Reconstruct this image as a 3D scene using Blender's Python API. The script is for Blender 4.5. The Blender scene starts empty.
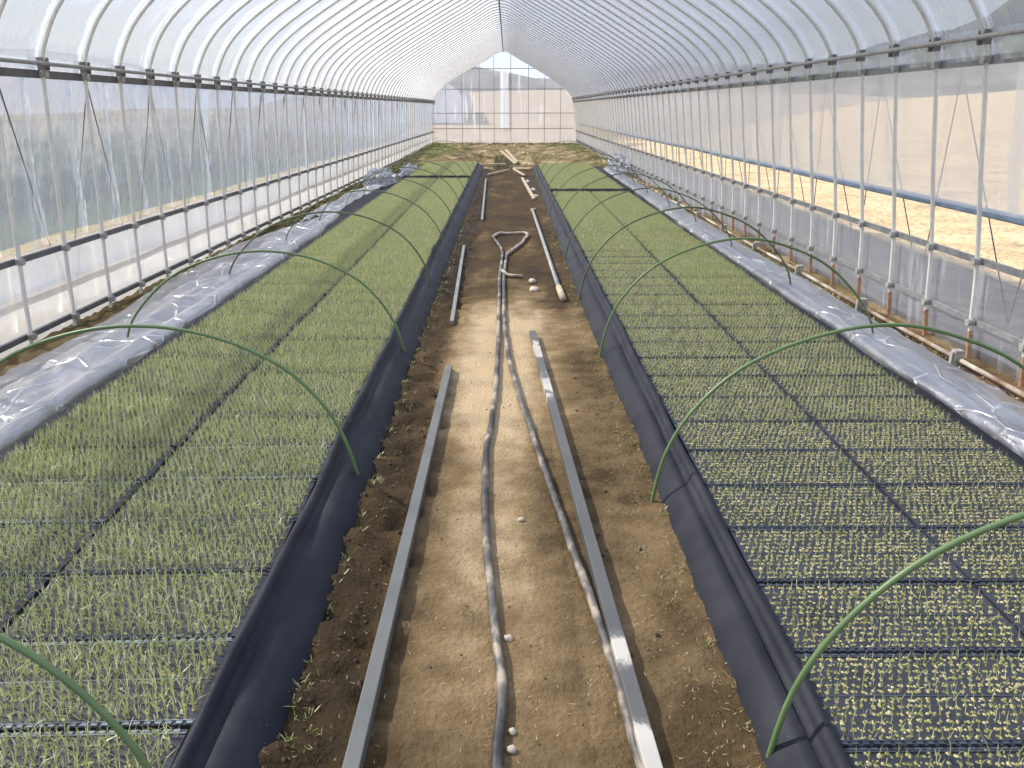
import bpy, bmesh, math, random
from mathutils import Vector, noise
random.seed(7)
S = bpy.context.scene
COL = S.collection
PI = math.pi

# ------------------------------------------------------------------ camera, sky, sun, exposure
cam = bpy.data.objects.new('camera', bpy.data.cameras.new('camera'))
COL.objects.link(cam)
cam.location = (0, 0, 1.40)
cam.rotation_euler = (PI/2 - 0.3206, 0, -0.0049)
cam.data.sensor_width = 36
cam.data.lens = 830/1024*36
cam.data.clip_start = 0.05
cam.data.clip_end = 800
S.camera = cam

W = bpy.data.worlds.new('sky'); S.world = W; W.use_nodes = True
nt = W.node_tree; nt.nodes.clear()
def wn(t, **k):
    n = nt.nodes.new(t)
    for a, b in k.items(): setattr(n, a, b)
    return n
tc = wn('ShaderNodeTexCoord'); sep = wn('ShaderNodeSeparateXYZ')
nt.links.new(tc.outputs['Generated'], sep.inputs[0])
mr = wn('ShaderNodeMapRange'); mr.inputs[1].default_value = -0.02; mr.inputs[2].default_value = 0.55
nt.links.new(sep.outputs[2], mr.inputs[0])
cr = wn('ShaderNodeValToRGB')
cr.color_ramp.elements[0].color = (0.74, 0.83, 0.98, 1); cr.color_ramp.elements[1].color = (0.40, 0.54, 0.86, 1)
nt.links.new(mr.outputs[0], cr.inputs[0])
mp = wn('ShaderNodeMapping'); mp.inputs['Scale'].default_value = (1, 1, 2.6)
nt.links.new(tc.outputs['Generated'], mp.inputs[0])
nz = wn('ShaderNodeTexNoise'); nz.inputs['Scale'].default_value = 2.2; nz.inputs['Detail'].default_value = 5
nt.links.new(mp.outputs[0], nz.inputs[0])
cl = wn('ShaderNodeValToRGB'); cl.color_ramp.elements[0].position = 0.42; cl.color_ramp.elements[1].position = 0.68
nt.links.new(nz.outputs[0], cl.inputs[0])
mx = wn('ShaderNodeMixRGB'); mx.inputs[2].default_value = (0.86, 0.89, 0.98, 1)
nt.links.new(cl.outputs[0], mx.inputs[0]); nt.links.new(cr.outputs[0], mx.inputs[1])
bg = wn('ShaderNodeBackground'); bg.inputs[1].default_value = 1.15
nt.links.new(mx.outputs[0], bg.inputs[0])
wo = wn('ShaderNodeOutputWorld'); nt.links.new(bg.outputs[0], wo.inputs[0])

sun = bpy.data.objects.new('sun', bpy.data.lights.new('sun', 'SUN'))
COL.objects.link(sun)
sun.data.energy = 5.6; sun.data.angle = 0.040; sun.data.color = (1.0, 0.93, 0.82)
sd = Vector((0.66, -0.36, -0.66))
sun.rotation_euler = sd.to_track_quat('-Z', 'Y').to_euler()
sun.location = (-20, 6, 20)

S.view_settings.view_transform = 'Standard'; S.view_settings.look = 'None'
S.view_settings.gamma = 1; S.view_settings.use_curve_mapping = False
S.view_settings.exposure = 0.25
S.cycles.transparent_max_bounces = 24
S.cycles.max_bounces = 8
S.cycles.diffuse_bounces = 3
S.cycles.glossy_bounces = 3
S.cycles.transmission_bounces = 6
S.cycles.caustics_reflective = False
S.cycles.caustics_refractive = False
S.cycles.use_denoising = True

# ------------------------------------------------------------------ helpers
def rnd(a, b): return random.uniform(a, b)

class MB:
    def __init__(s): s.v = []; s.f = []
    def box(s, x0, x1, y0, y1, z0, z1):
        n = len(s.v)
        s.v += [(x0,y0,z0),(x1,y0,z0),(x1,y1,z0),(x0,y1,z0),(x0,y0,z1),(x1,y0,z1),(x1,y1,z1),(x0,y1,z1)]
        s.f += [(n,n+3,n+2,n+1),(n+4,n+5,n+6,n+7),(n,n+1,n+5,n+4),(n+1,n+2,n+6,n+5),(n+2,n+3,n+7,n+6),(n+3,n,n+4,n+7)]
        return s
    def cbox(s, c, d): return s.box(c[0]-d[0]/2, c[0]+d[0]/2, c[1]-d[1]/2, c[1]+d[1]/2, c[2]-d[2]/2, c[2]+d[2]/2)
    def tube(s, pts, r, n=8, cap=True):
        pts = [Vector(p) for p in pts]; base = len(s.v); up0 = None
        for i, p in enumerate(pts):
            a = pts[max(i-1, 0)]; b = pts[min(i+1, len(pts)-1)]
            t = (b-a).normalized()
            if up0 is None:
                up0 = Vector((0,0,1)) if abs(t.z) < .9 else Vector((0,1,0))
            u = t.cross(up0).normalized(); w = u.cross(t).normalized(); up0 = w
            rr = r[i] if isinstance(r, (list, tuple)) else r
            for k in range(n):
                an = 2*PI*k/n
                s.v.append(tuple(p + u*math.cos(an)*rr + w*math.sin(an)*rr))
        m = len(pts)
        for i in range(m-1):
            for k in range(n):
                k2 = (k+1) % n
                s.f.append((base+i*n+k, base+i*n+k2, base+(i+1)*n+k2, base+(i+1)*n+k))
        if cap:
            s.f.append(tuple(base+k for k in reversed(range(n))))
            s.f.append(tuple(base+(m-1)*n+k for k in range(n)))
        return s
    def bar(s, p, q, w, h):
        """square bar from p to q, width w, height h"""
        p = Vector(p); q = Vector(q); t = (q-p).normalized()
        u = t.cross(Vector((0,0,1))).normalized() if abs(t.z) < .95 else Vector((1,0,0))
        z = u.cross(t).normalized(); n = len(s.v)
        for c in (p, q):
            for a, b in ((-1,-1),(1,-1),(1,1),(-1,1)):
                s.v.append(tuple(c + u*a*w/2 + z*b*h/2))
        s.f += [(n,n+1,n+2,n+3),(n+7,n+6,n+5,n+4)]
        for k in range(4):
            k2 = (k+1) % 4; s.f.append((n+k, n+4+k, n+4+k2, n+k2))
        return s
    def grid(s, P):
        n = len(s.v); R = len(P); C = len(P[0])
        for row in P: s.v += [tuple(p) for p in row]
        for i in range(R-1):
            for j in range(C-1):
                s.f.append((n+i*C+j, n+i*C+j+1, n+(i+1)*C+j+1, n+(i+1)*C+j))
        return s
    def mesh(s, name, m, smooth=False):
        me = bpy.data.meshes.new(name); me.from_pydata(s.v, [], s.f); me.update()
        if m: me.materials.append(m)
        if smooth: me.polygons.foreach_set('use_smooth', [True]*len(me.polygons))
        return me
    def build(s, name, m, parent=None, smooth=False, loc=None):
        return link(name, s.mesh(name, m, smooth), parent, loc)

def link(name, me, parent=None, loc=None):
    o = bpy.data.objects.new(name, me); COL.objects.link(o)
    if parent: o.parent = parent
    if loc: o.location = loc
    return o
def empty(name, loc=(0,0,0)):
    o = bpy.data.objects.new(name, None); COL.objects.link(o); o.location = loc; o.empty_display_size = .1
    return o
def tag(o, label=None, cat=None, group=None, kind=None):
    if label: o['label'] = label
    if cat: o['category'] = cat
    if group: o['group'] = group
    if kind: o['kind'] = kind
    return o
def spline(P, n=6):
    P = [Vector(p) for p in P]; out = []
    for i in range(len(P)-1):
        a = P[max(i-1,0)]; b = P[i]; c = P[i+1]; d = P[min(i+2,len(P)-1)]
        for k in range(n):
            t = k/n
            out.append(0.5*((2*b)+(c-a)*t+(2*a-5*b+4*c-d)*t*t+(3*b-a-3*c+d)*t**3))
    out.append(P[-1]); return out
def lerp(T, y):
    for (a, va), (b, vb) in zip(T, T[1:]):
        if y <= b:
            t = max(0, (y-a)/(b-a)); return va+(vb-va)*t
    return T[-1][1]
def nz3(x, y, z=0.0): return noise.noise((x, y, z))

# ------------------------------------------------------------------ materials
class MT:
    def __init__(s, name):
        s.m = bpy.data.materials.new(name); s.m.use_nodes = True; s.t = s.m.node_tree; s.t.nodes.clear()
        s.out = s.n('ShaderNodeOutputMaterial')
    def n(s, t, ins=None, **k):
        q = s.t.nodes.new(t)
        for a, b in k.items(): setattr(q, a, b)
        for a, b in (ins or {}).items(): s.set(q, a, b)
        return q
    def set(s, q, a, b):
        if isinstance(b, bpy.types.NodeSocket): s.t.links.new(b, q.inputs[a])
        elif isinstance(b, bpy.types.Node): s.t.links.new(b.outputs[0], q.inputs[a])
        else: q.inputs[a].default_value = b
    def math(s, op, a, b=0.0, clamp=False):
        q = s.n('ShaderNodeMath', {0: a, 1: b}, operation=op); q.use_clamp = clamp; return q.outputs[0]
    def noise(s, scale, detail=4, vec=None, rough=.55):
        q = s.n('ShaderNodeTexNoise', {'Scale': scale, 'Detail': detail, 'Roughness': rough})
        if vec is not None: s.set(q, 'Vector', vec)
        return q.outputs[0]
    def coord(s, scale=(1,1,1)):
        g = s.n('ShaderNodeNewGeometry')
        return s.n('ShaderNodeMapping', {'Vector': g.outputs['Position'], 'Scale': scale}).outputs[0]
    def obj(s, scale=(1,1,1)):
        g = s.n('ShaderNodeTexCoord')
        return s.n('ShaderNodeMapping', {'Vector': g.outputs['Object'], 'Scale': scale}).outputs[0]
    def ramp(s, fac, stops):
        q = s.n('ShaderNodeValToRGB', {0: fac}); e = q.color_ramp.elements
        while len(e) < len(stops): e.new(.5)
        for el, (p, c) in zip(e, stops):
            el.position = p; el.color = (*c, 1) if len(c) == 3 else c
        return q.outputs[0]
    def mix(s, fac, a, b):
        q = s.n('ShaderNodeMixRGB', {0: fac})
        for i, c in ((1, a), (2, b)):
            s.set(q, i, (*c, 1) if isinstance(c, tuple) and len(c) == 3 else c)
        return q.outputs[0]
    def bump(s, h, dist=.01, strength=1):
        return s.n('ShaderNodeBump', {'Height': h, 'Distance': dist, 'Strength': strength}).outputs[0]
    def pbsdf(s, col, rough=.6, bump=None, metal=0, spec=.5):
        q = s.n('ShaderNodeBsdfPrincipled', {'Roughness': rough, 'Metallic': metal, 'Specular IOR Level': spec})
        s.set(q, 'Base Color', (*col, 1) if isinstance(col, tuple) else col)
        if bump is not None: s.set(q, 'Normal', bump)
        s.t.links.new(q.outputs[0], s.out.inputs[0]); return q
    def done(s, sh):
        s.t.links.new(sh, s.out.inputs[0]); return s.m

def plain(name, col, rough=.6, var=.15, scale=30, metal=0, spec=.5, bump=0, objc=False):
    t = MT(name); n = t.noise(scale, 4, t.obj() if objc else t.coord())
    lo = tuple(c*(1-var) for c in col); hi = tuple(min(1, c*(1+var)) for c in col)
    t.pbsdf(t.ramp(n, [(.3, lo), (.7, hi)]), rough, t.bump(n, bump) if bump else None, metal, spec)
    return t.m

def film_mat(name, haze, col=(.9,.92,.95), stre=0.0, sscale=(1,6,.25), blotch=.25, gloss=.5, bscale=(1,.6,.6)):
    """thin plastic film: clear part + milky part; the milky part grows with the length of path through the film"""
    t = MT(name)
    g = t.n('ShaderNodeNewGeometry')
    c = t.n('ShaderNodeVectorMath', {0: g.outputs['Normal'], 1: g.outputs['Incoming']}, operation='DOT_PRODUCT').outputs['Value']
    c = t.math('MAXIMUM', t.math('ABSOLUTE', c), .10)
    n = t.noise(1.6, 5, t.coord(bscale))
    h = t.math('MULTIPLY', t.math('ADD', t.math('MULTIPLY', t.math('SUBTRACT', n, .5), 2*blotch), 1.0), haze, True)
    if stre:
        st = t.noise(1.0, 3, t.coord(sscale), .6)
        st = t.ramp(st, [(.58, (0,0,0)), (.68, (1,1,1))])
        h = t.math('ADD', h, t.math('MULTIPLY', st, stre), True)
    h = t.math('MINIMUM', h, .95)
    fac = t.math('SUBTRACT', 1.0, t.math('POWER', t.math('SUBTRACT', 1.0, h), t.math('DIVIDE', 1.0, c)))
    tr = t.n('ShaderNodeBsdfTransparent', {'Color': (.95,.96,.98,1)})
    tl = t.n('ShaderNodeBsdfTranslucent', {'Color': (*col,1)})
    df = t.n('ShaderNodeBsdfDiffuse', {'Color': (*col,1)})
    mk = t.n('ShaderNodeMixShader', {0: .35, 1: tl, 2: df})
    a = t.n('ShaderNodeMixShader', {0: fac, 1: tr, 2: mk})
    bn = t.bump(t.noise(3, 3, t.coord((1,1.5,.6))), .04, .5)
    gl = t.n('ShaderNodeBsdfGlossy', {'Roughness': .14, 'Color': (.9,.92,.95,1)}); t.set(gl, 'Normal', bn)
    fr = t.n('ShaderNodeFresnel', {'IOR': 1.35})
    b = t.n('ShaderNodeMixShader', {0: t.math('MULTIPLY', fr, gloss), 1: a, 2: gl})
    return t.done(b.outputs[0])

M = {}
M['roof'] = film_mat('roof_film', .26, (.86,.90,.98), blotch=.3)
M['wall_l'] = film_mat('left_wall_film', .065, (.60,.74,1.0), stre=.22, sscale=(1,3.2,.22))
M['skirt_l'] = film_mat('left_skirt_film', .50, (.95,.95,.95), stre=.12)
M['wall_r'] = film_mat('right_wall_film', .34, (.92,.88,.82), stre=.25, sscale=(1,3.2,.3))
M['skirt_r'] = film_mat('right_skirt_film', .17, (.76,.74,.72), stre=.25, sscale=(1,8,1.2))
M['end'] = film_mat('end_film', .32, (.93,.92,.93), stre=.55, sscale=(3.6,1,.3))
M['flap'] = film_mat('end_flap_film', .93, (.93,.95,.99))

M['galv'] = plain('white_galvanised_pipe', (.86,.83,.75), .42, .08, 14)
t = MT('rust_stained_pale_pipe')
n1 = t.noise(4, 5, t.coord((1,.6,1)), .65)
t.pbsdf(t.ramp(n1, [(.40, (.22,.12,.075)), (.52, (.45,.38,.30)), (.6, (.62,.58,.50))]), .6); M['basep'] = t.m
M['rust'] = plain('rusty_pipe_foot', (.50,.30,.18), .8, .35, 40)
M['rail'] = plain('dark_grey_steel_channel', (.13,.13,.135), .5, .25, 20)
M['rail_r'] = plain('weathered_grey_channel', (.24,.24,.235), .55, .25, 20)
M['pipe'] = plain('dull_steel_pipe', (.33,.32,.30), .45, .2, 16)
M['clamp'] = plain('aged_steel_clamp', (.20,.19,.175), .55, .3, 50)
M['node'] = plain('pale_steel_joint', (.42,.40,.36), .5, .3, 50)
M['blue'] = plain('blue_grey_roll_pipe', (.33,.42,.55), .4, .2, 10)
M['cord'] = plain('dark_cord', (.09,.085,.085), .8, .2, 30)
M['sheet'] = None
t = MT('black_ground_cloth')
wv = t.noise(260, 2, t.coord((1,1,1))); dust = t.noise(5, 6, t.coord()); sp = t.noise(160, 2, t.coord())
c = t.ramp(dust, [(.35, (.013,.015,.022)), (.75, (.032,.034,.042))])
c = t.mix(t.ramp(sp, [(.73, (0,0,0)), (.76, (.6,.6,.6))]), c, (.35,.33,.29))
t.pbsdf(c, .55, t.bump(wv, .002, .5), 0, .2); M['sheet'] = t.m

t = MT('clear_sheet_film')
vo = t.n('ShaderNodeTexVoronoi', {'Vector': t.coord((2.6,1.5,2)), 'Scale': 1.6, 'Randomness': 1.0}, feature='DISTANCE_TO_EDGE').outputs[0]
vm = t.noise(3.0, 3, t.coord())
cre = t.math('MULTIPLY', t.ramp(vo, [(.0, (1,1,1)), (.035, (0,0,0))]), t.ramp(vm, [(.40, (0,0,0)), (.54, (1,1,1))]))
nn = t.noise(2.6, 6, t.coord((1,.6,1)), .62)
base = t.ramp(nn, [(.3, (.44,.465,.55)), (.7, (.68,.70,.78))])
base = t.mix(cre, base, (.95,.95,.96))
bmp = t.bump(t.math('ADD', t.noise(9, 5, t.coord((1,.5,1))), t.math('MULTIPLY', cre, .5)), .05, .6)
df = t.n('ShaderNodeBsdfDiffuse'); t.set(df, 'Color', base); t.set(df, 'Normal', bmp)
tl = t.n('ShaderNodeBsdfTranslucent'); t.set(tl, 'Color', base)
mk = t.n('ShaderNodeMixShader', {0: .3, 1: df, 2: tl})
tr = t.n('ShaderNodeBsdfTransparent', {'Color': (.95,.95,.97,1)})
a = t.n('ShaderNodeMixShader', {0: t.math('ADD', t.math('MULTIPLY', cre, .45), t.math('ADD', t.math('MULTIPLY', nn, .72), .0), True), 1: tr, 2: mk})
gl = t.n('ShaderNodeBsdfGlossy', {'Roughness': .30}); t.set(gl, 'Normal', bmp)
fr = t.n('ShaderNodeFresnel', {'IOR': 1.5})
b = t.n('ShaderNodeMixShader', {0: t.math('MULTIPLY', fr, .42), 1: a, 2: gl})
M['plastic'] = t.done(b.outputs[0])

t = MT('greenhouse_soil')
paler = t.n('ShaderNodeAttribute', attribute_name='paler').outputs['Fac']  # how pale the soil is; also carries shade painted on the left bank
weed = t.n('ShaderNodeAttribute', attribute_name='weed').outputs['Fac']
n1 = t.noise(7, 8, t.coord(), .65); n2 = t.noise(60, 6, t.coord(), .6); n3 = t.noise(2.2, 5, t.coord())
d = t.math('ADD', paler, t.math('MULTIPLY', t.math('SUBTRACT', n1, .5), .75), True)
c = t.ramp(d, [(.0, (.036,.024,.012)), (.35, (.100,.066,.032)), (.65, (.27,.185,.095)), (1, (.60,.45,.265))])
c = t.mix(t.math('MULTIPLY', n2, .45), c, t.mix(.5, c, (.03,.02,.012)))
c = t.mix(t.math('MULTIPLY', weed, t.ramp(n1, [(.40, (0,0,0)), (.6, (1,1,1))])), c, (.10,.125,.035))
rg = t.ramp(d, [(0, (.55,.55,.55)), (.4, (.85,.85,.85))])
q = t.pbsdf(c, .8, t.bump(t.math('ADD', n2, t.math('MULTIPLY', n1, .6)), .016, .9), 0, .08); t.set(q, 'Roughness', rg)
M['soil'] = t.m
t = MT('dry_field_soil')
n1 = t.noise(1.3, 8, t.coord(), .7); n2 = t.noise(9, 6, t.coord())
c = t.ramp(n1, [(.3, (.40,.29,.165)), (.55, (.62,.47,.28)), (.75, (.72,.57,.36))])
c = t.mix(t.ramp(n2, [(.60, (0,0,0)), (.72, (.7,.7,.7))]), c, (.22,.15,.07))
t.pbsdf(c, .95, t.bump(n2, .08, .9), 0, .1); M['field'] = t.m
M['field_b'] = plain('dull_beige_field', (.29,.225,.155), .95, .22, .5)
t = MT('dark_wet_field')
n1 = t.noise(.5, 6, t.coord((1,.25,1)))
t.pbsdf(t.ramp(n1, [(.3, (.055,.07,.08)), (.7, (.10,.12,.13))]), .6, None, 0, .25); M['paddy'] = t.m
M['dark_strip'] = plain('dark_strip_soil', (.185,.155,.12), .9, .4, 5, bump=.03)
M['backdrop'] = plain('haze_painted_backdrop', (.27,.31,.37), .95, .12, .03, spec=.1)  # aerial haze is painted into this base colour
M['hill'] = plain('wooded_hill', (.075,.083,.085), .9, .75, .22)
M['soilclod'] = plain('dark_soil_clod', (.085,.055,.035), .9, .4, 30)
t = MT('mixed_rubble'); g = t.n('ShaderNodeNewGeometry').outputs['Random Per Island']
t.pbsdf(t.ramp(g, [(0, (.07,.05,.035)), (.45, (.16,.115,.07)), (.7, (.42,.32,.20)), (1, (.62,.52,.37))]), .9); M['rubble'] = t.m
M['plank'] = plain('grey_painted_bar', (.135,.14,.13), .45, .12, 7)
t = MT('weathered_bar')
n1 = t.noise(14, 5, t.coord((1,.5,1)), .65)
yy = t.n('ShaderNodeSeparateXYZ', {0: t.n('ShaderNodeNewGeometry').outputs['Position']}).outputs[1]
def win(c, w): return t.math('SUBTRACT', 1.0, t.math('DIVIDE', t.math('ABSOLUTE', t.math('SUBTRACT', yy, c)), w), True)
wn_ = t.math('ADD', t.math('ADD', win(1.45, .22), win(1.85, .12)), t.math('ADD', win(4.1, .35), win(4.75, .3)), True)
fc = t.math('ADD', n1, t.math('SUBTRACT', t.math('MULTIPLY', wn_, .55), .2))
t.pbsdf(t.ramp(fc, [(.45, (.105,.105,.10)), (.58, (.17,.165,.155)), (.66, (.55,.51,.44))]), .4); M['plank2'] = t.m
M['wood'] = plain('pale_wood', (.52,.42,.29), .75, .2, 12)
t = MT('dusty_black_hose')
n1 = t.noise(9, 4, t.coord((1,.6,1)), .6)
t.pbsdf(t.ramp(n1, [(.38, (.035,.034,.036)), (.52, (.13,.115,.098)), (.62, (.42,.35,.26))]), .5); M['hose'] = t.m
t = MT('muddy_tan_hose')
n1 = t.noise(12, 4, t.coord(), .6)
t.pbsdf(t.ramp(n1, [(.30, (.12,.10,.08)), (.46, (.40,.33,.25)), (.65, (.55,.47,.36))]), .6); M['hose_far'] = t.m
M['hoop'] = plain('green_coated_rod', (.15,.225,.085), .4, .12, 8)
M['hoop_d'] = plain('worn_green_rod', (.13,.165,.085), .45, .2, 8)
M['stone'] = plain('pale_stone', (.55,.47,.36), .85, .25, 60)
M['tray'] = plain('dark_blue_grey_tray_plastic', (.038,.041,.052), .55, .25, 9, spec=.3)
M['rim'] = plain('tray_rim_plastic', (.045,.054,.075), .38, .2, 9, spec=.55)
M['rim_pale'] = plain('sun_bleached_tray_rim', (.17,.19,.205), .4, .6, 9, spec=.55)
t = MT('husk_soil_plug')
g = t.n('ShaderNodeNewGeometry').outputs['Random Per Island']
t.pbsdf(t.ramp(g, [(0, (.12,.10,.05)), (.25, (.30,.33,.10)), (.55, (.46,.39,.18)), (1, (.64,.56,.32))]), .9); M['plug'] = t.m
def blade_mat(name, stops):
    t = MT(name)
    g = t.n('ShaderNodeNewGeometry').outputs['Random Per Island']
    c = t.ramp(g, stops)
    df = t.n('ShaderNodeBsdfDiffuse'); t.set(df, 'Color', c)
    tl = t.n('ShaderNodeBsdfTranslucent'); t.set(tl, 'Color', c)
    gl = t.n('ShaderNodeBsdfGlossy', {'Roughness': .35})
    a = t.n('ShaderNodeMixShader', {0: .4, 1: df, 2: tl})
    b = t.n('ShaderNodeMixShader', {0: .05, 1: a, 2: gl})
    return t.done(b.outputs[0])
M['blade'] = blade_mat('seedling_leaf', [(0, (.33,.38,.15)), (.45, (.48,.52,.22)), (.8, (.62,.62,.32)), (1, (.76,.74,.52))])
M['weed'] = blade_mat('weed_leaf', [(0, (.12,.16,.04)), (.6, (.30,.33,.09)), (1, (.55,.50,.24))])
M['straw'] = plain('straw', (.55,.45,.25), .8, .3, 30)
M['water'] = plain('puddle_water', (.26,.25,.24), .2, .1, 8, spec=.7)
M['ghouse'] = plain('far_greenhouse_film', (.80,.82,.84), .5, .06, 2)

# ------------------------------------------------------------------ setting: ground
YB, YE = -3.0, 34.0
XC = -0.17
def foot_l(y): return lerp([(0,-.53),(3,-.55),(6,-.565),(9,-.57),(22,-.60)], y)
def foot_r(y): return lerp([(0,.58),(3,.575),(6,.55),(22,.60)], y)
def ground_z(x, y):
    z = .0
    bank = 0
    if x < 0:
        e = foot_l(y); a = (-x - (abs(e)-.20))/.20
    else:
        e = foot_r(y); a = (x-(e-.13))/.15
    a = min(1, max(0, a)); a = a*a*(3-2*a)
    inbed = y < 21.3
    if inbed:
        z = .014*a
        if abs(x) > .66: z = .06
        if abs(x) > 2.0: z = .06-.06*min(1, (abs(x)-2.0)/.25)
    if y > 21: z += .10*min(1, (y-21)/4)
    r = noise.fractal((x*9, y*9, 0), 1.0, 2.0, 5)
    rough = .006
    if -.60 < x < -.30: rough = .034
    elif x > 2.2 or x < -2.3: rough = .03
    elif y > 21: rough = .05
    elif .3 < x < .62: rough = .010
    z += r*rough
    return z
ys = []; y = .9; 
while y < YE+1.0:
    ys.append(y); y += .016+max(0, y-1.2)*.0105
xs = [-3.25+.05*i for i in range(26)] + [-1.95+.2*i for i in range(6)] + [-.85+.022*i for i in range(78)] + [.88+.2*i for i in range(6)] + [2.02+.045*i for i in range(24)]
P = [[(x, y, ground_z(x, y)) for x in xs] for y in ys]
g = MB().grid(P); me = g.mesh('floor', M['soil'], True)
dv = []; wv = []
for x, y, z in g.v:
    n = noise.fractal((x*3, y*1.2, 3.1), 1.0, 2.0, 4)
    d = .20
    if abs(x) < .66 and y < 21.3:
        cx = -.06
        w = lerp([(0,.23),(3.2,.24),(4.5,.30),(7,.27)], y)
        core = math.exp(-((x-cx)/w)**2)  # soil turns paler towards the middle of the path
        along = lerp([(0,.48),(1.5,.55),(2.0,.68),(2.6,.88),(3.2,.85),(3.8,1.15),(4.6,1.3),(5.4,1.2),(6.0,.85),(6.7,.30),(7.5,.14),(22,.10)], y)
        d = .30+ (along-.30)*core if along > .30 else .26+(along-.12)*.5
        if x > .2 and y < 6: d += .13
        if x < -.34: d -= .24*min(1, (-.34-x)/.06)  # left bank: damp soil, with its shade painted in as darker tone
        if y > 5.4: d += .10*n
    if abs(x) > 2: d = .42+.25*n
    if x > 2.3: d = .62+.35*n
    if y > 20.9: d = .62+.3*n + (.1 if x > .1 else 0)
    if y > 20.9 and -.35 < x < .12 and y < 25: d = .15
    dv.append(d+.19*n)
    q = 0
    if y > 21:
        q = .55*min(1, max(0, .5+1.4*nz3(x*.6, y*.25, 9)))+ (.5 if x < -1.9 or x > 1.9 else 0)
        if -.4 < x < .2 and y < 26: q = .25
    elif x < -2.3: q = .35
    elif x > 2.45 and y > 6: q = .45
    wv.append(min(1, q))
for nm, arr in (('paler', dv), ('weed', wv)):
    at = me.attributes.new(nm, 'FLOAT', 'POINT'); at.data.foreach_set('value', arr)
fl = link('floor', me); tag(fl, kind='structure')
fl2 = MB().grid([[(x, yy, -.005) for x in (-3.25, 0, 3.1)] for yy in (YB-1, .92)]).build('floor', M['soil']); tag(fl2, kind='structure')

# outside ground
def out_r(x, y):
    z = -.02 + max(0, x-7)*.075 + .06*noise.fractal((x*.9, y*.9, 0), 1, 2, 5)*min(1, (x-2.95)/1.0)
    return z
xs = [3.02+.22*i for i in range(26)]+[9+2.2*i for i in range(22)]
ysr = [-6+.3*i for i in range(60)]+[12+.9*i for i in range(30)]+[39+6*i for i in range(8)]
tag(MB().grid([[(x, y, out_r(x, y)) for x in xs] for y in ysr]).build('floor_outside_right', M['field'], smooth=True), kind='structure')
xs = [-3.15-.17*i for i in range(14)]
tag(MB().grid([[(x, y, -.03+.04*nz3(x, y)) for x in reversed(xs)] for y in [-6+1.0*i for i in range(90)]]).build('floor_outside_left', M['field'], smooth=True), kind='structure')
tag(MB().grid([[(x, y, -.06+(.001*i)) for x in (-90, -60, -40, -20, -5.3)] for i, y in enumerate((-30, 0, 30, 60, 110))]).build('field_left', M['paddy']), kind='structure')
tag(MB().grid([[(x, y, -.03+.05*nz3(x*.4, y*.4)+max(0, y-40)*.05) for x in [-5.35+.88*i for i in range(11)]+[7+3*i for i in range(16)]] for y in [34.9+1.2*i for i in range(16)]+[58+6*i for i in range(14)]]).build('floor_outside_back', M['field_b'], smooth=True), kind='structure')
tag(MB().grid([[(x, y, .035+.03*nz3(x*2, y*2)-.02*(x-2.78)) for x in (2.78,3.0,3.3,3.7,4.05,4.2)] for y in [-6+.5*i for i in range(90)]]).build('dark_strip_right', M['dark_strip'], smooth=True), kind='structure')  # added dark ground strip, greys the view through the right skirt
# wooded hill round the back and right; added left backdrop dims the sky
rows = []
for j in range(8):
    row = []
    for i in range(61):
        az = math.radians(-88+i*1.25); Rr = 150+10*j
        h = lerp([(-88,22),(-60,20),(-40,17),(-25,12),(-13,5)], math.degrees(az))*math.sin(min(1, j/6)*PI/2)*(1+.12*noise.fractal((math.sin(az)*7, math.cos(az)*7, j*.2), 1, 2, 3))
        row.append((Rr*math.sin(az), Rr*math.cos(az), h-.4))
    rows.append(row)
tag(MB().grid(rows).build('left_sky_backdrop', M['backdrop'], smooth=True), kind='structure')  # added backdrop, dims the bright sky seen through the left film
rows = []
for j in range(14):
    row = []
    for i in range(121):
        az = math.radians(-75+i*1.3)      # 0 = straight ahead, + = right
        prof = lerp([(-75,.4),(-35,.4),(-16,2.0),(-12,5.0),(-3,7),(2,6.5),(8,6.5),(20,8),(27,11),(33,19),(45,26),(82,20)], math.degrees(az))
        R = 92 + 5*j
        h = prof*math.sin(min(1, j/9)*PI/2)
        h *= 1+.28*noise.fractal((math.sin(az)*9, math.cos(az)*9, j*.5), 1, 2, 4)
        row.append((R*math.sin(az), R*math.cos(az), h-.4))
    rows.append(row)
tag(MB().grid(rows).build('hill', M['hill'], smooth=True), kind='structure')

# ------------------------------------------------------------------ greenhouse: arch profile
ARCH = [(-2.95,-.06),(-2.935,.10),(-2.93,.30),(-2.92,.53),(-2.90,1.0),(-2.872,1.60),(-2.82,1.80),(-2.68,2.02),(-2.42,2.245),(-1.95,2.54),(-1.45,2.82),(-.80,3.17),(-.17,3.47)]
ARCH_R = [(.46,3.17),(1.08,2.83),(1.58,2.54),(2.06,2.24),(2.33,2.02),(2.475,1.82),(2.535,1.62),(2.60,1.1),(2.67,.57),(2.695,.22),(2.72,-.06)]
FULL = ARCH + ARCH_R
def skew(x): return -.13*(x-XC)/2.75*-1*-1
def arch_pts(n=4): return spline([(x, skew(x), z) for x, z in FULL], n)
K0, K1 = -8, 53
YR0, SP = 5.36, .538
arch_me = MB().tube(arch_pts(4), .0135, 8).mesh('arch_pipe', M['galv'], True)

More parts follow.
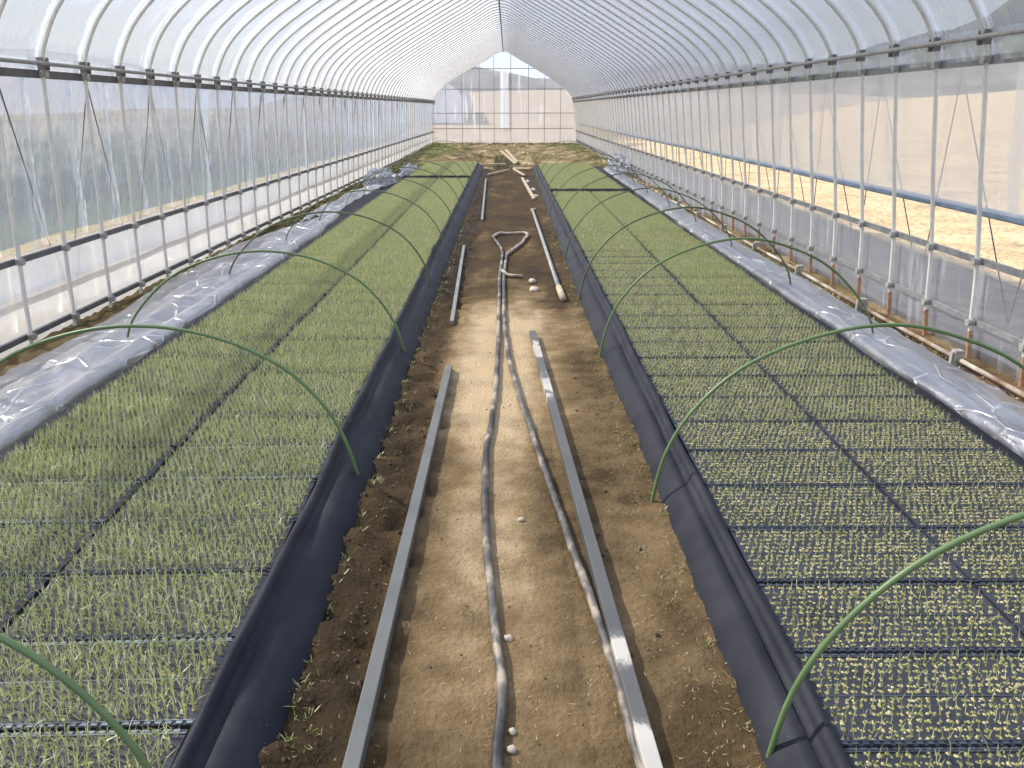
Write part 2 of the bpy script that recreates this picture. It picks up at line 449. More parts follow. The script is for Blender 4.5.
# films
def film_strip(name, prof, ylist, mat, wob=.006, kind='structure'):
    P = []
    for y in ylist:
        P.append([(x+wob*nz3(y*2.2, z*1.3, x), y+skew(x), z) for x, z in prof])
    o = MB().grid(P).build(name, mat, smooth=True); tag(o, kind=kind); return o
yl = [YB+.1345*i for i in range(int((YE-YB)/.1345)+1)]
sp2 = [(p.x, p.z) for p in spline([(x, 0, z) for x, z in FULL], 3)]
def off(prof, d):
    out = []
    for i, (x, z) in enumerate(prof):
        a = prof[max(0, i-1)]; b = prof[min(len(prof)-1, i+1)]
        tx, tz = b[0]-a[0], b[1]-a[1]; l = math.hypot(tx, tz)
        out.append((x-tz/l*d, z+tx/l*d))
    return out
sp_o = off(sp2, .022)
ir = min(range(len(sp_o)), key=lambda i: (sp_o[i][0]+2.872)**2+(sp_o[i][1]-1.60)**2)
jr = min(range(len(sp_o)), key=lambda i: (sp_o[i][0]-2.54)**2+(sp_o[i][1]-1.62)**2)
film_strip('ceiling', sp_o[ir:jr+1], yl, M['roof'], .004)
def side(zs, left, d):
    T = [(z, x) for x, z in (ARCH[:6] if left else list(reversed(ARCH_R[-5:])))]
    return [(lerp(T, z)+(-d if left else d), z) for z in zs]
film_strip('wall_left', side([.30,.55,.8,1.05,1.3,1.61], True, .064), yl, M['wall_l'], .012)
film_strip('wall_left_skirt', side([-.04,.08,.2,.34,.50,.545], True, .046), yl, M['skirt_l'], .005)
film_strip('wall_right', side([.845,1.05,1.25,1.45,1.63], False, .062), yl, M['wall_r'], .012)
film_strip('wall_right_skirt', side([-.05,.08,.2,.34,.48,.585], False, .046), yl, M['skirt_r'], .007)
def end_wall(name, y0, mat):
    m = MB(); N = 30; rows = []
    up = [(x, z) for x, z in sp2 if z > 1.6]
    T = sorted(up)
    for i in range(N+1):
        x = -2.92+(2.70+2.92)*i/N
        zt = lerp(T, min(2.53, max(-2.86, x)))
        rows.append([(x, y0+.02*nz3(x*4, zt*k/9, 2), -.05+(zt+.05)*k/9) for k in range(10)])
    o = m.grid(rows).build(name, mat, smooth=True); tag(o, kind='structure'); return o
wb = end_wall('wall_back', YE, M['end'])
fp = MB().grid([[(x+.02*nz3(x*9, z*2), YE+.06+.02*math.sin(x*60), z) for z in (.65,.9,1.2,1.6,2.0,2.5,2.84)] for x in [-.30+.04*i for i in range(9)]])
fp.build('film_overlap', M['flap'], wb, smooth=True)
end_wall('wall_front', YB, M['end'])

# frame
fr = empty('greenhouse_frame', (0, 0, 0))
tag(fr, 'arched pale steel pipe frame holding the clear plastic greenhouse film', 'frame')
clamp_me = MB().cbox((0,-.03,0), (.042,.010,.075)).cbox((0,.03,0), (.042,.010,.075)).cbox((0,0,0), (.04,.06,.035)).mesh('clamp', M['clamp'])
nodeb = MB().tube([(-.022,0,0),(.022,0,0)], .023, 8).cbox((.0,0,0), (.03,.05,.03))
node_me = nodeb.mesh('joint', M['node'])
foot_me = MB().tube([(0,0,-.02),(-.0167,0,.17)], .0160, 8).mesh('rusty_foot', M['rust'])
LJ = [(-2.868,1.60),(-2.916,.53),(-2.928,.068)]
RJ = [(2.530,1.645),(2.666,.573),(2.692,.22)]
cl_up = [(-2.862,1.660), (2.505,1.755)]
rest = MB(); restn = MB()
for k in range(K0, K1+1):
    y0 = YR0+SP*k
    a = link('arch_pipe', arch_me, fr, (0, y0, 0))
    if k < -2: continue
    near = k < 40
    for x, z in cl_up:
        if near: link('clamp', clamp_me, a, (x, skew(x), z))
        else: rest.cbox((x, y0+skew(x), z), (.05, .07, .085))
    for x, z in LJ+RJ:
        if near: link('joint', node_me, a, (x, skew(x), z))
        else: restn.cbox((x, y0+skew(x), z), (.06, .05, .05))
    if k < 12 and k > -3:
        o = link('rusty_foot', foot_me, a, (2.716, skew(2.716), 0.0)); o['label'] = 'orange rusted foot of the pipe'
tag(rest.build('clamp_row', M['clamp'], fr), kind='stuff'); tag(restn.build('joint_row', M['node'], fr), kind='stuff')
def yrun(name, x, z, r, mat, n=8, sag=0, lab=None, y0=YB, y1=YE):
    pts = [(x+sag*nz3(y*.4, x), y, z+sag*nz3(y*.4, z, 4)) for y in [y0+(y1-y0)*i/60 for i in range(61)]]
    o = MB().tube(pts, r, n).build(name, mat, fr, smooth=True)
    if lab: o['label'] = lab
    return o
yrun('eave_pipe', -2.835, 1.660, .0125, M['pipe']); yrun('eave_pipe', 2.475, 1.755, .0135, M['node'])
for x, z, w, h, mt in ((-2.898,1.60,.022,.047,M['rail']), (2.562,1.645,.022,.047,M['rail_r']), (-2.946,.53,.022,.036,M['rail']), (2.698,.573,.022,.036,M['rail_r']), (-2.957,.068,.022,.034,M['rail']), (2.722,.22,.022,.03,M['rail_r'])):
    MB().box(x-w/2, x+w/2, YB, YE, z-h/2, z+h/2).build('film_channel', mt, fr)
yrun('ridge_pipe', XC+.0, 3.445, .016, M['rail'], sag=.004, lab='dark pipe along the ridge')
bp = yrun('base_pipe', 2.58, .03, .014, M['basep'], sag=.012, lab='pale rust-stained pipe lying along the wall foot', y0=1.5, y1=22)
for i in range(14):
    y = 3.2+i*1.35
    MB().cbox((2.58+rnd(-.01,.01), y, .045), (.05,.05,.09)).cbox((2.55, y, .03), (.03,.03,.10)).build('peg', M['node'], bp)
# end frame
for i, x in enumerate((-2.39,-1.77,-1.09,-.53,.12,.80,1.43,2.05)):
    T = sorted([(x_, z_) for x_, z_ in sp2 if z_ > 1.6])
    MB().tube([(x, YE-.09, -.03),(x, YE-.09, lerp(T, x)-.02)], .011, 6).build('end_post', M['node'], fr)
for z in (.65, 1.22, 2.10, 2.84):
    hw = 2.75 if z < 1.6 else lerp([(1.6,2.7),(2.02,2.45),(2.24,2.2),(2.54,1.75),(2.82,1.25),(3.4,.1)], z)
    MB().tube([(XC-hw, YE-.12, z),(XC+hw, YE-.12, z+.01)], .013, 6).build('end_rail', M['rail_r'], fr)

# roll-up pipes
rp = MB().tube([(2.735+.006*nz3(y*.5, 1), y, .835+.012*nz3(y*.35, 5)) for y in [YB+.6*i for i in range(61)]], .026, 10).build('roll_up_pipe', M['blue'], smooth=True)
tag(rp, 'blue-grey roll-up pipe carrying the raised film along the right wall', 'pipe')
rp = MB().tube([(-3.022+.004*nz3(y*.5, 1), y, .305+.012*nz3(y*.35, 5)) for y in [YB+.6*i for i in range(61)]], .017, 10).build('roll_up_pipe', M['rail_r'], smooth=True)
tag(rp, 'grey roll-up pipe at the lower film edge of the left wall', 'pipe')
# zigzag cords outside the films
for sgn, lab in ((-1, 'thin dark zigzag cord outside the left wall film'), (1, 'thin dark zigzag cord outside the right wall film')):
    pts = []; k = -7; top = True
    while k < 53:
        y = YR0+SP*(k+.5)
        if sgn < 0: pts.append((-2.935, y, 1.56) if top else (-3.03, y, .10))
        else: pts.append((2.62, y, 1.60) if top else (2.83, y, .24))
        top = not top; k += 1
    m = MB()
    for a, b in zip(pts, pts[1:]): m.tube([a, b], .0036, 5)
    tag(m.build('hold_down_cord', M['cord']), lab, 'cord')

# ------------------------------------------------------------------ beds: black cloth, trays
def cloth(name, side, lab):
    s = side; rows = []
    y = .6
    y1 = 21.3 if s < 0 else 20.7
    ft = foot_l if s < 0 else foot_r
    while y < y1:
        f = abs(ft(y))+.012*nz3(y*1.3, 3*s)+.006*nz3(y*6, s)
        top = .125+.012*nz3(y*1.7, 7*s)
        e = .675 + (.012*nz3(y*.9, s*2) if s > 0 else .022*nz3(y*1.4, s*2))
        if s < 0: e += lerp([(0,0),(2,-.01),(8,.03),(21,.06)], y)
        fold = .012*max(0, nz3(y*2.1, 11*s))+.006
        prof = [((2.50 if s < 0 else 2.36),.034),(2.2,.050),(2.0,.074),(1.4,.072),(e+.05,.075),(e+.026,.085),(e+.018,top+.006+fold),(e+.002,top+.007+fold),(e-.008,top-.004),(e-.022,top-.03-fold),
                (e*.72+f*.28,.098+.008*nz3(y*3,1)),(e*.45+f*.55,.072+.010*nz3(y*2.2,4)),(e*.2+f*.8,.05+.008*nz3(y*2.6,8)),(f,.020),(f-.006,.010)]
        rows.append([(s*x, y, z) for x, z in prof])
        y += .025+.006*y
    if s > 0: rows = [list(reversed(r)) for r in rows]
    o = MB().grid(rows).build(name, M['sheet'], smooth=True); tag(o, lab, 'sheet'); return o
cloth('ground_cloth', -1, 'black ground cloth under the left bed, draped down to the path')
cloth('ground_cloth', 1, 'black ground cloth under the right bed, draped down to the path')

TL, TW = .610, .312
b = MB(); b.box(-TL/2, TL/2, -TW/2, TW/2, -.035, 0)
tray_me = b.mesh('seedling_tray', M['tray'])
def rim_mesh(name, mat):
    b = MB()
    for sy in (-1, 1):
        y = sy*(TW/2-.006)
        for i in range(26):
            x = -TL/2+.006+i*(TL-.012)/26
            b.box(x, x+.014, y-.004, y+.004, 0, .003)
        y = sy*(TW/2-.0135); b.box(-TL/2, TL/2, y-.0015, y+.0015, 0, .003)
    b.box(-TL/2+.01, TL/2-.01, -.002, .002, 0, .0015)
    return b.mesh(name, mat)
rim_me = rim_mesh('rim', M['rim']); rim_pale = rim_mesh('rim', M['rim_pale'])
NX, NY = 28, 12
CELLS = []
for j in range(NY):
    y = -TW/2+.022+j*(TW-.044)/(NY-1)
    if j in (5, 6): y += (-.003 if j == 5 else .003)
    for i in range(NX):
        x = -TL/2+.016+(i+(.5 if j % 2 else 0))*(TL-.032)/(NX-.5)
        CELLS.append((x, y))
def plug_mesh(seed, keep):
    R = random.Random(seed); v = []; f = []
    for x, y in CELLS:
        if R.random() > keep: continue
        for q in range(R.choice((3, 4, 4))):
            n = len(v); r = R.uniform(.0032, .0060); h = R.uniform(.0025, .006); a0 = R.random()*6
            px = x+R.gauss(0, .0042); py = y+R.gauss(0, .0036)
            for k in range(4):
                a = a0+k*PI/2; rr = r*R.uniform(.7, 1.2); v.append((px+rr*math.cos(a), py+rr*math.sin(a), .0004))
            v.append((px, py, h)); f += [(n+k, n+(k+1) % 4, n+4) for k in range(4)]
    m = MB(); m.v = v; m.f = f; return m.mesh('soil_plugs', M['plug'])
def seed_mesh(seed, dens, hmin, hmax, lean, w=.0024):
    R = random.Random(seed); m = MB()
    for x, y in CELLS:
        nb = int(dens)+(1 if R.random() < dens-int(dens) else 0)
        for q in range(nb):
            h = R.uniform(hmin, hmax); a = R.uniform(0, 2*PI); l = abs(R.gauss(0, lean))*h
            px, py = x+R.uniform(-.004,.004), y+R.uniform(-.004,.004)
            dx, dy = math.cos(a)*l, math.sin(a)*l
            wa = R.uniform(0, PI); wx, wy = math.cos(wa)*w/2, math.sin(wa)*w/2
            n = len(m.v)
            m.v += [(px-wx,py-wy,0),(px+wx,py+wy,0),(px+dx*.35-wx*.9,py+dy*.35-wy*.9,h*.55),(px+dx*.35+wx*.9,py+dy*.35+wy*.9,h*.55),(px+dx,py+dy,h*(1-.25*min(1,l/h)))]
            m.f += [(n,n+1,n+3,n+2),(n+2,n+3,n+4)]
    return m.mesh('seedlings', M['blade'])
PLUG = [plug_mesh(i, k) for i, k in ((1,1),(2,.96),(3,.8),(4,.5))]
#           sparse (right bed front)            ..... dense (left bed, far)
SEED = [[seed_mesh(10*d+i, dn, h0, h1, le) for i in range(3)] for d, (dn, h0, h1, le) in enumerate(
    ((.9,.010,.030,.4),(1.5,.012,.036,.42),(2.3,.016,.042,.45),(3.3,.020,.050,.5),(5.0,.024,.054,.6),(5.6,.030,.060,.5)))]

ORD = ['front','second','third','fourth','fifth','sixth','seventh','eighth','ninth','tenth','eleventh','twelfth']
CNT = {}
HL = [1.28,2.95,4.63,6.55,8.25,9.95,11.65,13.35,15.05,16.75,18.4,20.0]
HR = [1.50,2.80,4.68,6.2,7.93,9.6,11.3,13.0,14.7,16.4,18.1,19.8]
def place_tray(x, y, level, side, colname, idx, rz=0, pale=False, plug=None):
    t = link('seedling_tray', tray_me)
    flip = random.random() < .5
    t.location = (x+rnd(-.003,.003), y+rnd(-.003,.003), .118+rnd(-.002,.002)); t.rotation_euler = (rnd(-.004,.004), rnd(-.004,.004), rz+rnd(-.004,.004)+(PI if flip else 0))
    link('rim', rim_pale if pale else rim_me, t)
    tag(link('soil_plugs', PLUG[plug if plug is not None else (0 if level < 2 else (1 if level < 4 else 2))], t), kind='stuff')
    tag(link('seedlings', SEED[level][random.randrange(3)], t), kind='stuff')
    dens = ['sparse','sparse','patchy','green','full','dense'][level]
    H = HL if side == 'left' else HR
    h = sum(1 for q in H if q < y)
    gname = '%s column seedling trays of the %s bed' % (colname, side)
    if h < 2:
        tag(t, 'tray of %s seedlings, %s row from the front, %s column of the %s bed' % (dens, ORD[idx], colname, side), 'tray', gname)
    else:
        n = CNT[(side, colname, h)] = CNT.get((side, colname, h), -1)+1
        on = ['','nearest','second','third','fourth','fifth','sixth','seventh','eighth','ninth','tenth','eleventh','farthest'][h]
        tag(t, '%s tray of %s seedlings behind the %s hoop, %s column of the %s bed' % (('first' if n == 0 else ORD[n]), dens, on, colname, side), 'tray', gname)
def level_r(x, y, col):
    n = nz3(x*1.1, y*.5, 2.0)
    base = lerp([(1,.2),(2.2,.8),(3.2,1.6),(4.5,2.3),(6,3.0),(9,3.8),(13,4.6),(22,5)], y)
    if col == 0 and 4.2 < y < 9.5: base -= .9
    return max(0, min(5, int(round(base+1.1*n))))
def level_l(x, y, col):
    n = nz3(x*1.1, y*.5, 5.0)
    base = lerp([(1,3.9),(3,4.1),(4.5,4.4),(7,4.8),(12,5),(22,5)], y)
    return max(2, min(5, int(round(base+1.3*n))))
SKEWL = .026
for col, x, nm in ((0,1.01,'aisle'),(1,1.63,'wall')):
    i = 0; y = 1.26+(.32 if col else 0)
    if col: i = 0
    while y < 20.55:
        if not (13.5 < y < 13.95):
            place_tray(x+.006*nz3(y, col), y, level_r(x, y, col), 'right', nm, i); i += 1
            y += .32
        else: y += .32
i0 = 0
for col, x, nm in ((0,-1.00,'aisle'),(1,-1.625,'wall')):
    i = 0; y = 1.32+(.32 if col else 0) + (-.02 if col else 0)
    while y < 21.2:
        if not (16.25 < y < 16.75):
            xx = x-lerp([(0,0),(8,.0),(21,.05)], y)
            place_tray(xx, y, level_l(x, y, col), 'left', nm, i, SKEWL if y < 6 else 0, pale=(col == 0 and i in (0,1,5)) or (col == 1 and i in (3,)), plug=3); i += 1
        y += .32

# ------------------------------------------------------------------ tunnel hoops
HPR = [(0,0),(.05,.20),(.16,.395),(.34,.555),(.60,.660),(.84,.690),(1.06,.645),(1.28,.55),(1.47,.39),(1.60,.20),(1.65,.0)]
HPL = [(0,0),(.065,.19),(.165,.36),(.31,.49),(.54,.59),(.80,.625),(1.06,.59),(1.31,.49),(1.50,.33),(1.61,.17),(1.66,.0)]
cm = {}
def hoop_mesh(side, var):
    P = HPL if side == 'left' else HPR; s = -1 if side == 'left' else 1
    R = random.Random(var*7+(3 if s < 0 else 0)); sx = 1+R.uniform(-.012,.012); sz = 1+R.uniform(-.02,.02); ty = R.uniform(-.02,.02)
    pts = spline([(s*x*sx, ty*x/1.7, z*sz-(.06 if z == 0 else 0)) for x, z in P], 5)
    return MB().tube(pts, .0070 if var < 4 else .0058, 8).mesh('tunnel_hoop', M['hoop'] if var < 3 else M['hoop_d'], True)
ordn = ['nearest','second','third','fourth','fifth','sixth','seventh','eighth','ninth','tenth','eleventh','farthest']
for side, H in (('left', HL), ('right', HR)):
    for i, y in enumerate(H):
        x = (-.555-.010*i) if side == 'left' else .522+.004*i
        o = link('tunnel_hoop', hoop_mesh(side, i), None, (x, y, ground_z(x, y)))
        if i == 0 and side == 'left': o.location.x = -.63
        if i == 0 and side == 'right': o.location.x = .571
        tag(o, '%s green tunnel hoop arching over the %s bed' % (ordn[i], side), 'hoop', 'green tunnel hoops over the %s bed' % side)

# ------------------------------------------------------------------ folded clear sheets on the outer sides
def plastic_sheet(name, s, TI, TO, y0, y1, amp, lab, seed=0, lip=True):
    rows = []; y = y0
    while y < y1:
        i = lerp(TI, y)+.02*nz3(y*1.1, seed); o = lerp(TO, y)+.03*nz3(y*.8, seed+5)
        row = []; N = 26
        hi = .135
        for k in range(N+1):
            u = k/N
            x = i+(o-i)*u
            z = hi*(1-u)**1.1+.022+.035*math.sin(PI*u)
            w = noise.ridged_multi_fractal((x*3.2, y*1.4, seed), 1.0, 2.0, 4, 1.0, 2.0)
            z += amp*(w-1.1)*(.25+math.sin(PI*min(1, u*1.05)))
            z += amp*1.2*nz3(x*9, y*2.0, seed+2)*math.sin(PI*min(1,u+.06))
            row.append((s*x, y, max(z, .02+ground_z(s*x, y))))
        if lip:
            ix = i
            l = [(ix+.10, .165), (ix+.05, .185+.012*nz3(y*2, seed)), (ix+.0, .185), (ix-.025, .17), (ix-.03, .145), (ix-.015,.128)]
            l = [(s*(x+.012*nz3(y*1.7, q, seed)), y, z+.014*nz3(y*1.3, q*.7, seed+9)) for q, (x, z) in enumerate(l)]
            row = list(reversed(l))+[(s*(ix+.03), y, .13)]+row[2:] if False else list(reversed(l))+row[4:]
        rows.append(row if s < 0 else list(reversed(row)))
        y += .022+.008*y
    o = MB().grid(rows).build(name, M['plastic'], smooth=True); tag(o, lab, 'plastic sheet'); return o
plastic_sheet('clear_sheet', -1, [(0,2.02),(3,1.99),(5,1.985),(7,1.99),(9,2.02),(10.5,2.10)], [(0,2.80),(5,2.74),(7,2.85),(9,2.9),(10.5,2.6)], .9, 10.4, .022, 'folded clear plastic sheet lying beside the left bed', 1)
plastic_sheet('clear_sheet', 1, [(0,2.0),(4,1.975),(9,1.985),(14,2.04),(19,2.10)], [(0,2.56),(5,2.52),(9,2.50),(14,2.55),(19,2.55)], .9, 18.6, .020, 'folded clear plastic sheet lying beside the right bed', 4)
plastic_sheet('clear_sheet', -1, [(10,2.12),(12,2.2),(14.6,2.1)], [(10,2.62),(12,2.75),(14.6,2.65)], 10.3, 14.6, .07, 'rumpled white end of plastic sheet past the left folded sheet', 8, False)
def bundle(name, c, d, lab, seed):
    bm = bmesh.new(); bmesh.ops.create_icosphere(bm, subdivisions=4, radius=1)
    for v in bm.verts:
        q = v.co.copy()
        w = noise.ridged_multi_fractal(q*1.7+Vector((seed,0,0)), 1.0, 2.0, 4, 1.0, 2.0)
        r = .55+.38*w+.2*noise.noise(q*3+Vector((0,seed,0)))
        v.co = Vector((q.x*d[0]*r, q.y*d[1]*r, max(-.06, q.z*d[2]*r)))
    me = bpy.data.meshes.new(name); bm.to_mesh(me); bm.free(); me.materials.append(M['plastic'])
    o = link(name, me, None, c); tag(o, lab, 'plastic bundle'); return o
bundle('plastic_bundle', (-2.38,15.9,.12), (.26,.9,.22), 'crumpled grey-blue plastic bundle at the far end of the left sheet', 1)
bundle('plastic_bundle', (-2.12,18.3,.12), (.16,.9,.15), 'small pale plastic bundle behind the left crumpled bundle', 3)
bundle('plastic_bundle', (2.42,18.7,.16), (.22,.7,.30), 'crumpled pale plastic heap at the far end of the right sheet', 5)
# white film strip on the left gap
rows = [[(-2.0+.05*i, 16.30+dy+.03*nz3(i*.6, 3), .10+.02*nz3(i*.9, dy*5)) for i in range(26)] for dy in (0, .06, .12)]
tag(MB().grid(rows).build('film_strip', M['plastic'], smooth=True), 'narrow pale film strip in the cross gap of the left bed', 'film strip')
# dark strips in the bed cross gaps (cloth turned up)
def gapcloth(x0, x1, y, lab):
    rows = [[(x0+(x1-x0)*i/16, y+dy, z+.012*nz3(i*.8, dy*9)) for i in range(17)] for dy, z in ((-.05,.10),(-.03,.15),(.0,.17),(.03,.15),(.06,.10))]
    tag(MB().grid(rows).build('cloth_fold', M['sheet'], smooth=True), lab, 'cloth')
gapcloth(-2.02, -.74, 16.5, 'black cloth fold across the left bed near its far end')
gapcloth(.70, 2.02, 13.72, 'black cloth fold across the right bed')

# ------------------------------------------------------------------ things on the path
def bevel_bar(name, p, q, w, h, mat, lab, cat, grp=None):
    c = [(p[i]+q[i])/2 for i in range(3)]
    m = MB().bar([p[i]-c[i] for i in range(3)], [q[i]-c[i] for i in range(3)], w, h)
    o = m.build(name, mat, None, False, c)
    bv = o.modifiers.new('bevel', 'BEVEL'); bv.width = .003; bv.segments = 2
    tag(o, lab, cat, grp); return o
bevel_bar('square_bar', (-.344,1.25,.024), (-.330,4.43,.024), .038, .040, M['plank'], 'grey square bar lying on the left side of the path, nearest', 'bar')
o = bevel_bar('square_bar', (.325,1.22,.024), (.157,5.18,.024), .040, .040, M['plank2'], 'long mud-stained grey square bar on the right side of the path', 'bar')
bevel_bar('square_bar', (-.382,5.49,.018), (-.464,8.78,.018), .028, .028, M['rail_r'], 'grey bar on the left of the path, behind the nearest bar', 'bar')
pp = MB().tube([(.414,6.37,.022),(.352,12.0,.022)], .019, 10).build('steel_pipe', M['pipe'], smooth=True)
tag(pp, 'thin grey pipe on the right of the path behind the long bar', 'pipe')
MB().tube([(.420,6.20,.022),(.412,6.62,.022)], .026, 10).build('end_sleeve', M['wood'], pp, smooth=True)['label'] = 'pale sleeve at the near pipe end'
MB().tube([(.33,12.0,.025),(.40,12.06,.03)], .022, 8).build('elbow', M['wood'], pp, smooth=True)
bevel_bar('square_bar', (-.336,10.9,.02), (-.45,17.5,.02), .03, .03, M['rail_r'], 'thin dark bar on the left of the path near the far end', 'bar')
bevel_bar('wooden_batten', (.421,13.6,.02), (.30,17.8,.02), .05, .03, M['wood'], 'pale batten on the right of the path beyond the pipe', 'batten')
bevel_bar('wooden_batten', (.36,18.4,.03), (.14,20.4,.03), .05, .03, M['wood'], 'short pale batten behind the long batten on the path', 'batten')
bevel_bar('wooden_batten', (-.44,18.6,.03), (.03,19.9,.05), .04, .03, M['wood'], 'thin pale batten lying aslant across the far path', 'batten')
bevel_bar('wooden_batten', (-.62,21.6,.05), (-.05,21.6,.06), .10, .05, M['wood'], 'pale board lying crosswise at the far end of the path', 'board')
bevel_bar('wooden_batten', (.20,21.9,.06), (-.20,26.3,.16), .06, .04, M['wood'], 'left one of two crossed battens beyond the far path', 'batten')
bevel_bar('wooden_batten', (.24,22.2,.08), (-.06,26.6,.18), .06, .04, M['wood'], 'right one of two crossed battens beyond the far path', 'batten')
bevel_bar('wooden_batten', (-2.0,21.35,.10), (-1.4,21.35,.10), .05, .04, M['wood'], 'pale board at the far end of the left bed', 'board')
bevel_bar('wooden_batten', (.05,20.75,.06), (.62,20.75,.08), .03, .03, M['wood'], 'thin pale stick from the far path to the right bed corner', 'stick')

HP = [(-.03,1.2),(-.026,1.49),(-.016,1.68),(-.023,1.83),(-.045,2.06),(-.067,2.39),(-.088,2.83),(-.092,3.31),(-.067,3.96),(-.062,4.87),(-.069,6.27),(-.071,7.28),(-.055,8.33),(-.10,8.9),(-.165,9.45)]
HP2 = [(-.165,9.45),(-.12,9.68),(.02,9.72),(.19,9.74),(.225,9.60),(.18,9.2),(.13,8.9),(-.01,8.28)]
HP3 = [(-.01,8.28),(-.035,7.28),(-.032,6.27),(-.015,5.1),(.037,4.2),(.133,3.2),(.218,2.39),(.271,1.87),(.296,1.49),(.312,1.2)]
hs = empty('hose', (-.03, 1.2, 0)); tag(hs, 'dusty black hose doubled along the middle of the path, looped at its far end', 'hose')
def hose_part(name, P, r, mat, lab=None):
    pts = [(p.x+.03+.006*nz3(p.y*3.5, 2), p.y-1.2, r+.002+ground_z(p.x, p.y)+.004*abs(nz3(p.y*2, 5))) for p in spline([(a, b, 0) for a, b in P], 8)]
    o = MB().tube(pts, r, 10).build(name, mat, hs, smooth=True)
    if lab: o['label'] = lab
hose_part('left_run', HP, .0135, M['hose'])
hose_part('far_loop', HP2, .017, M['hose_far'], 'mud-coated pale loop')
hose_part('right_run', HP3, .0135, M['hose'])
hose_part('branch', [(-.055,7.4),(-.02,7.22),(.04,7.16),(.125,7.14)], .016, M['hose_far'], 'short pale side branch')
def stone(x, y, d, lab, seed):
    bm = bmesh.new(); bmesh.ops.create_icosphere(bm, subdivisions=2, radius=1)
    for v in bm.verts:
        r = 1+.35*noise.noise(v.co*1.3+Vector((seed*3.1,0,0))); v.co = Vector((v.co.x*d[0]*r, v.co.y*d[1]*r, v.co.z*d[2]*r))
    me = bpy.data.meshes.new('stone'); bm.to_mesh(me); bm.free(); me.materials.append(M['stone'])
    me.polygons.foreach_set('use_smooth', [True]*len(me.polygons))
    tag(link('stone', me, None, (x, y, ground_z(x, y)+d[2]*.6)), lab, 'stone', 'pale stones on the path')
stone(.0, 1.96, (.013,.012,.009), 'pale stone right of the hose on the near path', 1)
stone(.208, 6.95, (.032,.05,.02), 'farther of two pale stones between hose loop and pipe', 2)
stone(.212, 6.62, (.04,.07,.02), 'nearer of two pale stones between hose loop and pipe', 3)
stone(.008, 1.60, (.010,.010,.008), 'small stone beside the hose near the bottom edge', 4)
stone(.006, 1.54, (.012,.012,.008), 'small stone beside the hose at the very bottom of the path', 5)
stone(.045, 2.66, (.014,.010,.007), 'small pale stone in the paler middle of the path', 6)
for i, (x, y, a, bb) in enumerate(((.46,15.4,.05,.25),(.47,14.3,.045,.18),(.40,17.2,.04,.3))):
    m = MB(); n = 18; ring = []
    m.v.append((0,0,.004))
    for k in range(n):
        an = 2*PI*k/n; r = 1+.35*nz3(math.cos(an)*1.5, math.sin(an)*1.5, i*2.7); m.v.append((a*r*math.cos(an), bb*r*math.sin(an), .0))
    m.f = [(0, 1+k, 1+(k+1) % n) for k in range(n)]
    z = max(ground_z(x+dx*a*.7, y+dy*bb*.7) for dx in (-1,0,1) for dy in (-1,0,1))
    tag(m.build('puddle', M['water'], None, True, (x, y, z+.001)), ['pale puddle right of the far batten','smaller pale puddle before the far batten','small puddle behind the pale puddles','tiny puddle beside the thin pipe','faint wet patch beside the thin dark bar','faint wet patch right of the second left bar','faint wet patch by the long bar far end'][i], 'puddle')

# ------------------------------------------------------------------ clods, weeds, straw (uncountable)
R = random.Random(5); m = MB()
for i in range(1500):
    y = .95+R.random()**1.7*13
    if R.random() < .72: x = R.uniform(foot_l(y)-.01, foot_l(y)+.20)
    else: x = R.uniform(-.3,.5)
    s = R.uniform(.003,.011)*(1 if abs(x) > .3 else .5); z = ground_z(x, y); n = len(m.v); a0 = R.random()*6
    m.v += [(x+s*math.cos(a0+k*PI/2.5)*R.uniform(.7,1.2), y+s*math.sin(a0+k*PI/2.5)*R.uniform(.7,1.2), z) for k in range(5)]+[(x, y, z+s*R.uniform(.6,1.1))]
    m.f += [(n+k, n+(k+1) % 5, n+5) for k in range(5)]
mr_ = MB()
for i in range(1500):
    y = 3.2+R.random()**1.6*14; x = R.uniform(2.40, 2.66); q_ = R.uniform(.004, .013); z = ground_z(x, y); n = len(mr_.v); a0 = R.random()*6
    mr_.v += [(x+q_*math.cos(a0+k*PI/2.5)*R.uniform(.7,1.2), y+q_*math.sin(a0+k*PI/2.5)*R.uniform(.7,1.2), z-.002) for k in range(5)]+[(x, y, z+q_*R.uniform(.6,1.1))]
    mr_.f += [(n+k, n+(k+1) % 5, n+5) for k in range(5)]
tag(mr_.build('rubble', M['rubble']), 'crumbly pale and dark soil rubble along the right wall foot', 'soil', kind='stuff')
tag(m.build('soil_clods', M['soilclod']), 'dark crumbs of soil along the bed banks and path', 'soil', kind='stuff')
def tufts(name, spots, mat, lab, hh=(.012,.035), w=.0025, nb=(3,6), lean=.6):
    m = MB()
    for x, y in spots:
        z = ground_z(x, y); 
        for q in range(R.randint(*nb)):
            h = R.uniform(*hh)*(1+y*.04); a = R.uniform(0, 2*PI); l = R.uniform(.2, lean)*h*1.5; ww = w*(1+y*.12); wx, wy = math.cos(a+1.57)*ww/2, math.sin(a+1.57)*ww/2; n = len(m.v)
            px, py = x+R.uniform(-.01,.01), y+R.uniform(-.01,.01)
            m.v += [(px-wx,py-wy,z),(px+wx,py+wy,z),(px+math.cos(a)*l-wx,py+math.sin(a)*l-wy,z+h*.7),(px+math.cos(a)*l+wx,py+math.sin(a)*l+wy,z+h*.7),(px+math.cos(a)*l*1.7,py+math.sin(a)*l*1.7,z+h*.9)]
            m.f += [(n,n+1,n+3,n+2),(n+2,n+3,n+4)]
    tag(m.build(name, mat), lab, 'weeds', kind='stuff')
sp = []
for i in range(520):
    y = 1.2+R.random()**1.5*11
    if R.random() < .25+.75*max(0, nz3(y*1.4, 3)+.2): sp.append((foot_r(y)-abs(R.gauss(0,.05))-.005, y))
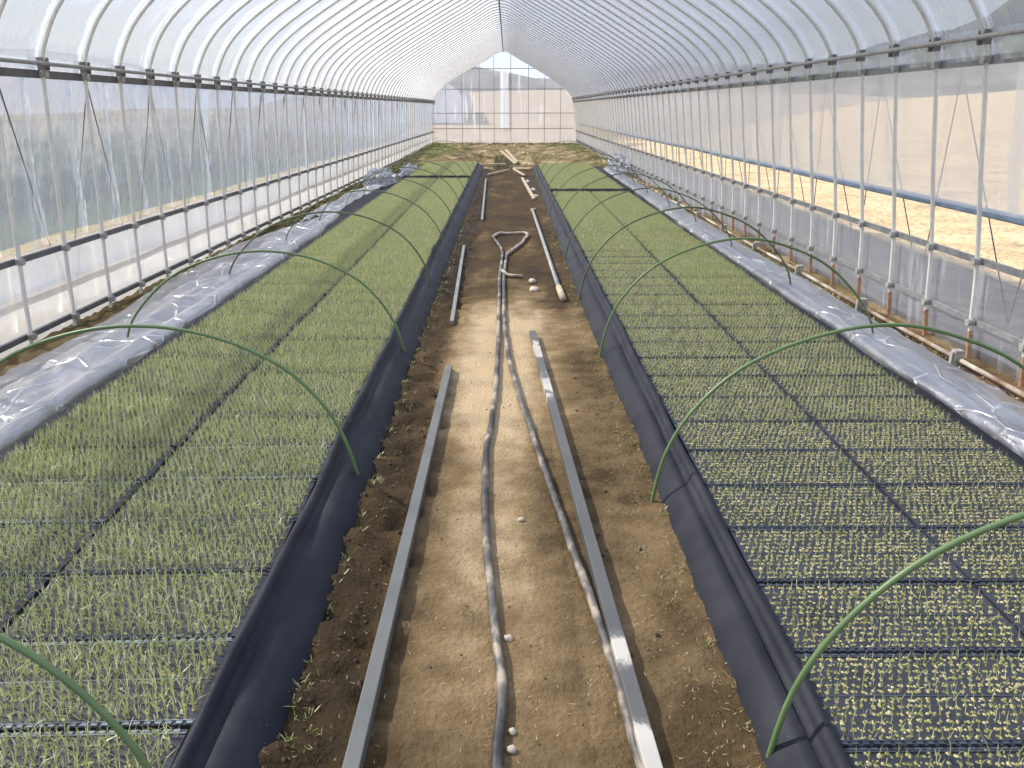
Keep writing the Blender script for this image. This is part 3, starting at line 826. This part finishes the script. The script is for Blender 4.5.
for i in range(260):
    y = 1.5+R.random()**1.2*10; sp.append((foot_l(y)+abs(R.gauss(0,.04))+.003, y))
tufts('weeds', sp, M['weed'], 'small yellow-green weeds along the cloth edges beside the path', (.005,.016), .002, (2,5), .9)
for nm, sp in (('right', [(R.uniform(2.40,2.64), R.uniform(4.5,21)) for i in range(700)]), ('left', [(R.uniform(-2.86,-2.6), R.uniform(10.5,21)) for i in range(500)])):
    tufts('weeds', sp, M['weed'], 'low weeds on the bare soil along the foot of the %s wall' % nm, (.01,.03), .003, (3,5), .9)
sp = []
for i in range(2600):
    x, y = R.uniform(-2.8,2.55), R.uniform(21.6,33.6)
    if nz3(x*.8, y*.35, 9) > .18 or abs(x) > 2.15: sp.append((x, y))
tufts('weeds', sp, M['weed'], 'low weeds on the bare ground at the far end', (.015,.035), .003, (3,5), .9)
m = MB()
for i in range(1300):
    y = 1.2+R.random()**1.6*8; x = R.uniform(-.5,.55)
    if R.random() < .5: x = foot_r(y)-abs(R.gauss(0,.09))
    l = R.uniform(.003,.008)*(1.6 if R.random() < .15 else 1); a = R.uniform(0, PI); dx, dy = math.cos(a)*l, math.sin(a)*l; w = .0009
    z = ground_z(x, y)+.003; n = len(m.v)
    m.v += [(x-dx-dy/l*w, y-dy+dx/l*w, z),(x-dx+dy/l*w, y-dy-dx/l*w, z),(x+dx, y+dy, z+.003)]; m.f.append((n,n+1,n+2))
tag(m.build('straw_bits', M['straw']), 'bits of dried straw scattered on the path soil', 'straw', kind='stuff')

# ------------------------------------------------------------------ far neighbour greenhouse behind the end wall
gh = empty('far_greenhouse', (-5.2, 52, .55)); tag(gh, 'low white film greenhouse in the field beyond the end wall', 'greenhouse')
prof = [(-2.6,0),(-2.6,1.2),(-2.2,1.9),(-1.2,2.5),(0,2.8),(1.2,2.5),(2.2,1.9),(2.6,1.2),(2.6,0)]
pts = spline([(x, 0, z) for x, z in prof], 3)
MB().grid([[(p.x, y, p.z) for p in pts] for y in (0, 3, 6, 9, 12)]).build('film_cover', M['ghouse'], gh, True)
mm = MB(); mm.v = [(p.x, 0, p.z) for p in pts]; mm.f = [tuple(range(len(pts)))]; mm.build('gable', M['ghouse'], gh)
for y in (0, 3, 6, 9, 12): MB().tube([(p.x*1.01, y, p.z*1.01) for p in pts], .03, 6).build('arch_pipe', M['rail_r'], gh)
